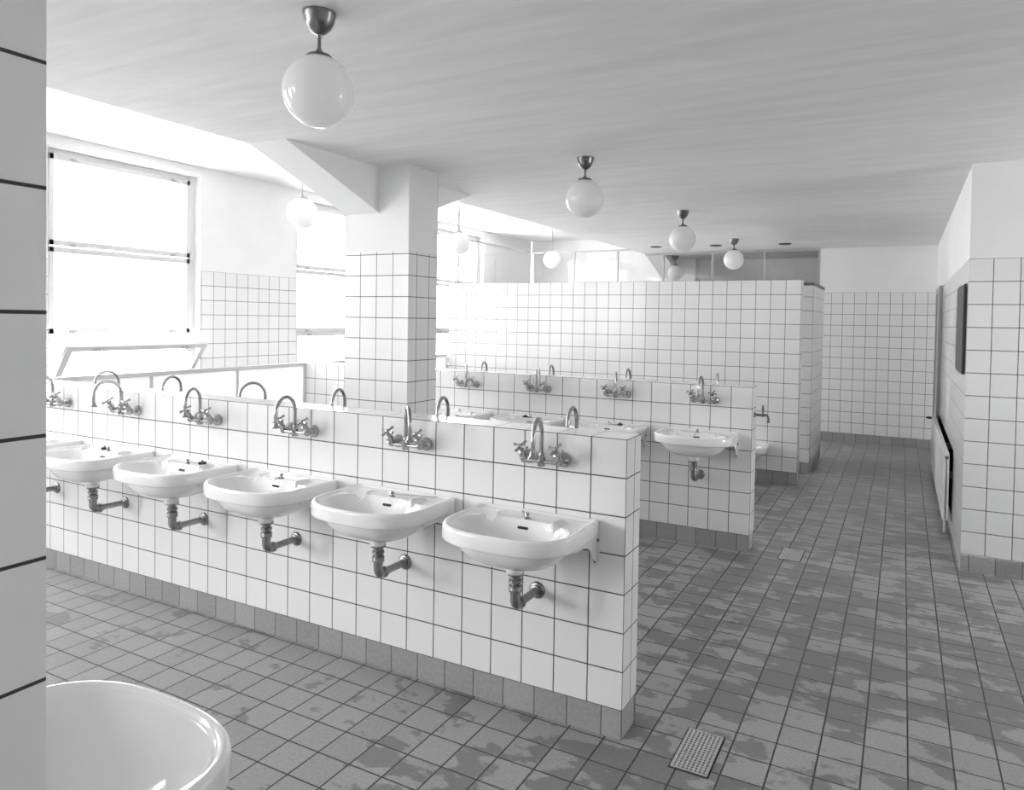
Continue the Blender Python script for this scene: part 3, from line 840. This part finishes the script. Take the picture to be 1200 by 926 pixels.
# ------------------------------------------------------------------ floor drains
def drain(x0, x1, y0, y1, nx, ny, label, slots=False):
    root = bpy.data.objects.new('floor_drain', None); col.objects.link(root); root.location = ((x0 + x1) / 2, (y0 + y1) / 2, 0)
    tag(root, label, 'floor drain', 'perforated drains in the corridor floor')
    w, h = (x1 - x0) / 2, (y1 - y0) / 2; b = .012
    MB().box((-w, -h, .0004), (w, h, .0012)).build('sump', M['hole'], root)
    # perforated plate
    bm = bmesh.new(); z = .0045
    gx, gy = (2 * w - 2 * b) / nx, (2 * h - 2 * b) / ny
    iw, ih = w - .006, h - .006
    def q(a, b_, c, d): bm.faces.new([bm.verts.new((*p, z)) for p in ((a, b_), (c, b_), (c, d), (a, d))])
    X0, Y0 = -w + b, -h + b
    q(-iw, -ih, iw, Y0); q(-iw, -Y0, iw, ih); q(-iw, Y0, X0, -Y0); q(-X0, Y0, iw, -Y0)
    hx, hy = (.27 * gx, .33 * gy)
    for i in range(nx):
        for j in range(ny):
            cx, cy = X0 + (i + .5) * gx, Y0 + (j + .5) * gy
            sq = [(cx - gx / 2, cy - gy / 2), (cx + gx / 2, cy - gy / 2), (cx + gx / 2, cy + gy / 2), (cx - gx / 2, cy + gy / 2)]
            n = 8
            hole = [(cx + hx * math.cos(-3 * PI / 4 + 2 * PI * k / n), cy + hy * math.sin(-3 * PI / 4 + 2 * PI * k / n)) for k in range(n)]
            S = [bm.verts.new((*p, z)) for p in sq]; Hh = [bm.verts.new((*p, z)) for p in hole]
            for k in range(4):
                a0, a1, a2 = Hh[2 * k], Hh[2 * k + 1], Hh[(2 * k + 2) % n]
                bm.faces.new((S[k], S[(k + 1) % 4], a2, a1, a0))
    bmesh.ops.remove_doubles(bm, verts=bm.verts, dist=1e-5)
    g = bmesh.ops.extrude_face_region(bm, geom=list(bm.faces))
    for v in g['geom']:
        if isinstance(v, bmesh.types.BMVert): v.co.z -= .003
    bmesh.ops.recalc_face_normals(bm, faces=bm.faces)
    me = bpy.data.meshes.new('grate'); bm.to_mesh(me); bm.free(); me.materials.append(M['drain'])
    link_mesh('grate', me, root)
drain(.209, .360, -.068, .228, 8, 17, 'perforated rectangular floor drain nearest to us, at the end of the front partition')
drain(.198, .352, 2.632, 2.912, 8, 17, 'smaller looking floor drain further up the corridor, by the middle partition')

# ------------------------------------------------------------------ radiator, mirror
root = bpy.data.objects.new('panel_radiator', None); col.objects.link(root); root.location = (XR - .10, 2.74 + .5, .12)
root.location = (XR - .052, 5.33, .11)
tag(root, 'flat white panel radiator in front of its dark niche in the corridor wall', 'radiator')
y0, y1 = 3.96 - 5.33, 6.72 - 5.33; hz = .54
MB().box((-.020, y0, 0), (.0, y1, hz), .007).build('front_panel', M['white_paint'], root)
MB().box((.006, y0, 0), (.022, y1, hz), .006).build('rear_panel', M['white_paint'], root)
MB().box((-.001, y0 + .012, hz - .016), (.007, y1 - .012, hz - .004)).build('top_grille', M['white_paint'], root)
MB().lathe([(.013, 0), (.013, .008), (.006, .012)], (.002, y0 + .002, hz - .03), (0, -1, 0), 14).build('end_plug', M['dark_metal'], root, smooth=40)
for yy in (y0 + .5, y1 - .5): MB().box((.022, yy - .02, .25), (.052 + ND - .001, yy + .02, .31), .003).build('wall_bracket', M['grey_paint'], root)
MB().tube([(.0, y1 + .001, hz - .03), (.0, y1 + .03, hz - .03)], .010, 12).lathe([(.013, -.01), (.014, .02), (.012, .035), (.016, .045), (.012, .065), (.004, .08), (0, .081)], (.0, y1 + .03, hz - .03), (-1, 0, 0), 14).build('valve', M['mirror_edge'], root, smooth=40)
for yy in (y0 + .06, y1 - .06): MB().tube([(.001, yy, .004), (.001, yy, -.109)], .009, 10).build('pipe', M['white_paint'], root, smooth=40)

root = bpy.data.objects.new('wall_board', None); col.objects.link(root); root.location = (XR, 3.44, 1.655)
tag(root, 'dark rectangular board with clipped corners on the corridor wall above the radiator', 'board')
def oct_(w, h, c): return [(-w + c, -h), (w - c, -h), (w, -h + c), (w, h - c), (w - c, h), (-w + c, h), (-w, h - c), (-w, -h + c)]
MB().prism([(-.0005, y, z) for y, z in oct_(.345, .315, .03)], (-.018, 0, 0)).build('backing', M['mirror_edge'], root)
MB().prism([(-.0185, y, z) for y, z in oct_(.337, .307, .028)], (-.004, 0, 0)).build('face', M['mirror'], root)

# cord looped on the screen by the second window
pts = [(0, .05 * math.cos(a) , .135 * math.sin(a)) for a in [2 * PI * k / 36 for k in range(37)]]
o = MB().tube([(0, y * 1.35, z) for _, y, z in pts], .005, 8).build('cord_loop', M['cord'], None, (XW + .012, 4.32, 1.05), smooth=60)
tag(o, 'thin pale cord loop hanging on the window wall beside the column', 'cord')

# ------------------------------------------------------------------ daylight
w = bpy.data.worlds.new('overcast_sky'); sc.world = w; w.use_nodes = True
N, L = w.node_tree.nodes, w.node_tree.links; bg = N['Background']
tc = N.new('ShaderNodeTexCoord'); sp = N.new('ShaderNodeSeparateXYZ'); L.new(tc.outputs['Generated'], sp.inputs[0])
rp = N.new('ShaderNodeMapRange'); rp.inputs['From Min'].default_value = -.03; rp.inputs['From Max'].default_value = .02
rp.inputs['To Min'].default_value = .85; rp.inputs['To Max'].default_value = 1.0
L.new(sp.outputs[2], rp.inputs['Value'])
cmb = N.new('ShaderNodeCombineXYZ')
for i in range(3): L.new(rp.outputs['Result'], cmb.inputs[i])
L.new(cmb.outputs[0], bg.inputs['Color']); bg.inputs['Strength'].default_value = 7.0
for k, y in enumerate(wins):
    ld = bpy.data.lights.new('window_portal', 'AREA'); ld.shape = 'RECTANGLE'; ld.size = WW; ld.size_y = WZ1 - WZ0
    ld.cycles.is_portal = True
    o = bpy.data.objects.new('window_portal', ld); col.objects.link(o)
    o.location = (XW - .36, y + WW / 2, (WZ0 + WZ1) / 2)
    o.rotation_euler = Matrix(((0, 0, -1), (1, 0, 0), (0, -1, 0))).to_euler() if False else (PI / 2, 0, -PI / 2)

ld = bpy.data.lights.new('window_portal', 'AREA'); ld.shape = 'RECTANGLE'; ld.size = RW1 - RW0; ld.size_y = RZ1 - RZ0; ld.cycles.is_portal = True
o = bpy.data.objects.new('window_portal', ld); col.objects.link(o); o.location = (XRR + .32, (RW0 + RW1) / 2, (RZ0 + RZ1) / 2); o.rotation_euler = (PI / 2, 0, PI / 2)

# ------------------------------------------------------------------ camera
cam = bpy.data.cameras.new('camera'); co = bpy.data.objects.new('camera', cam); col.objects.link(co); sc.camera = co
yaw, pitch, roll, fpx, ppx, ppy = .4816, -.0234, .0164, 836.66, 621.25, 394.77
F = Vector((-math.sin(yaw) * math.cos(pitch), math.cos(yaw) * math.cos(pitch), math.sin(pitch)))
R0 = Vector((math.cos(yaw), math.sin(yaw), 0)); U0 = R0.cross(F)
R = math.cos(roll) * R0 + math.sin(roll) * U0; U = -math.sin(roll) * R0 + math.cos(roll) * U0
co.matrix_world = Matrix(((R.x, U.x, -F.x, .9522), (R.y, U.y, -F.y, -2.6621), (R.z, U.z, -F.z, 1.6692), (0, 0, 0, 1)))
cam.sensor_fit = 'HORIZONTAL'; cam.sensor_width = 36; cam.lens = fpx * 36 / 1200
cam.shift_x = -(ppx - 600) / 1200; cam.shift_y = (ppy - 463) / 1200
cam.clip_start = .02

sc.view_settings.view_transform = 'Standard'; sc.view_settings.look = 'None'
sc.view_settings.gamma = 1; sc.view_settings.use_curve_mapping = False
sc.view_settings.exposure = 2.05
sc.cycles.max_bounces = 18; sc.cycles.diffuse_bounces = 14; sc.cycles.glossy_bounces = 4; sc.cycles.transparent_max_bounces = 12
sc.cycles.use_denoising = True
sc.cycles.sample_clamp_indirect = 8
sc.cycles.caustics_reflective = False; sc.cycles.caustics_refractive = False
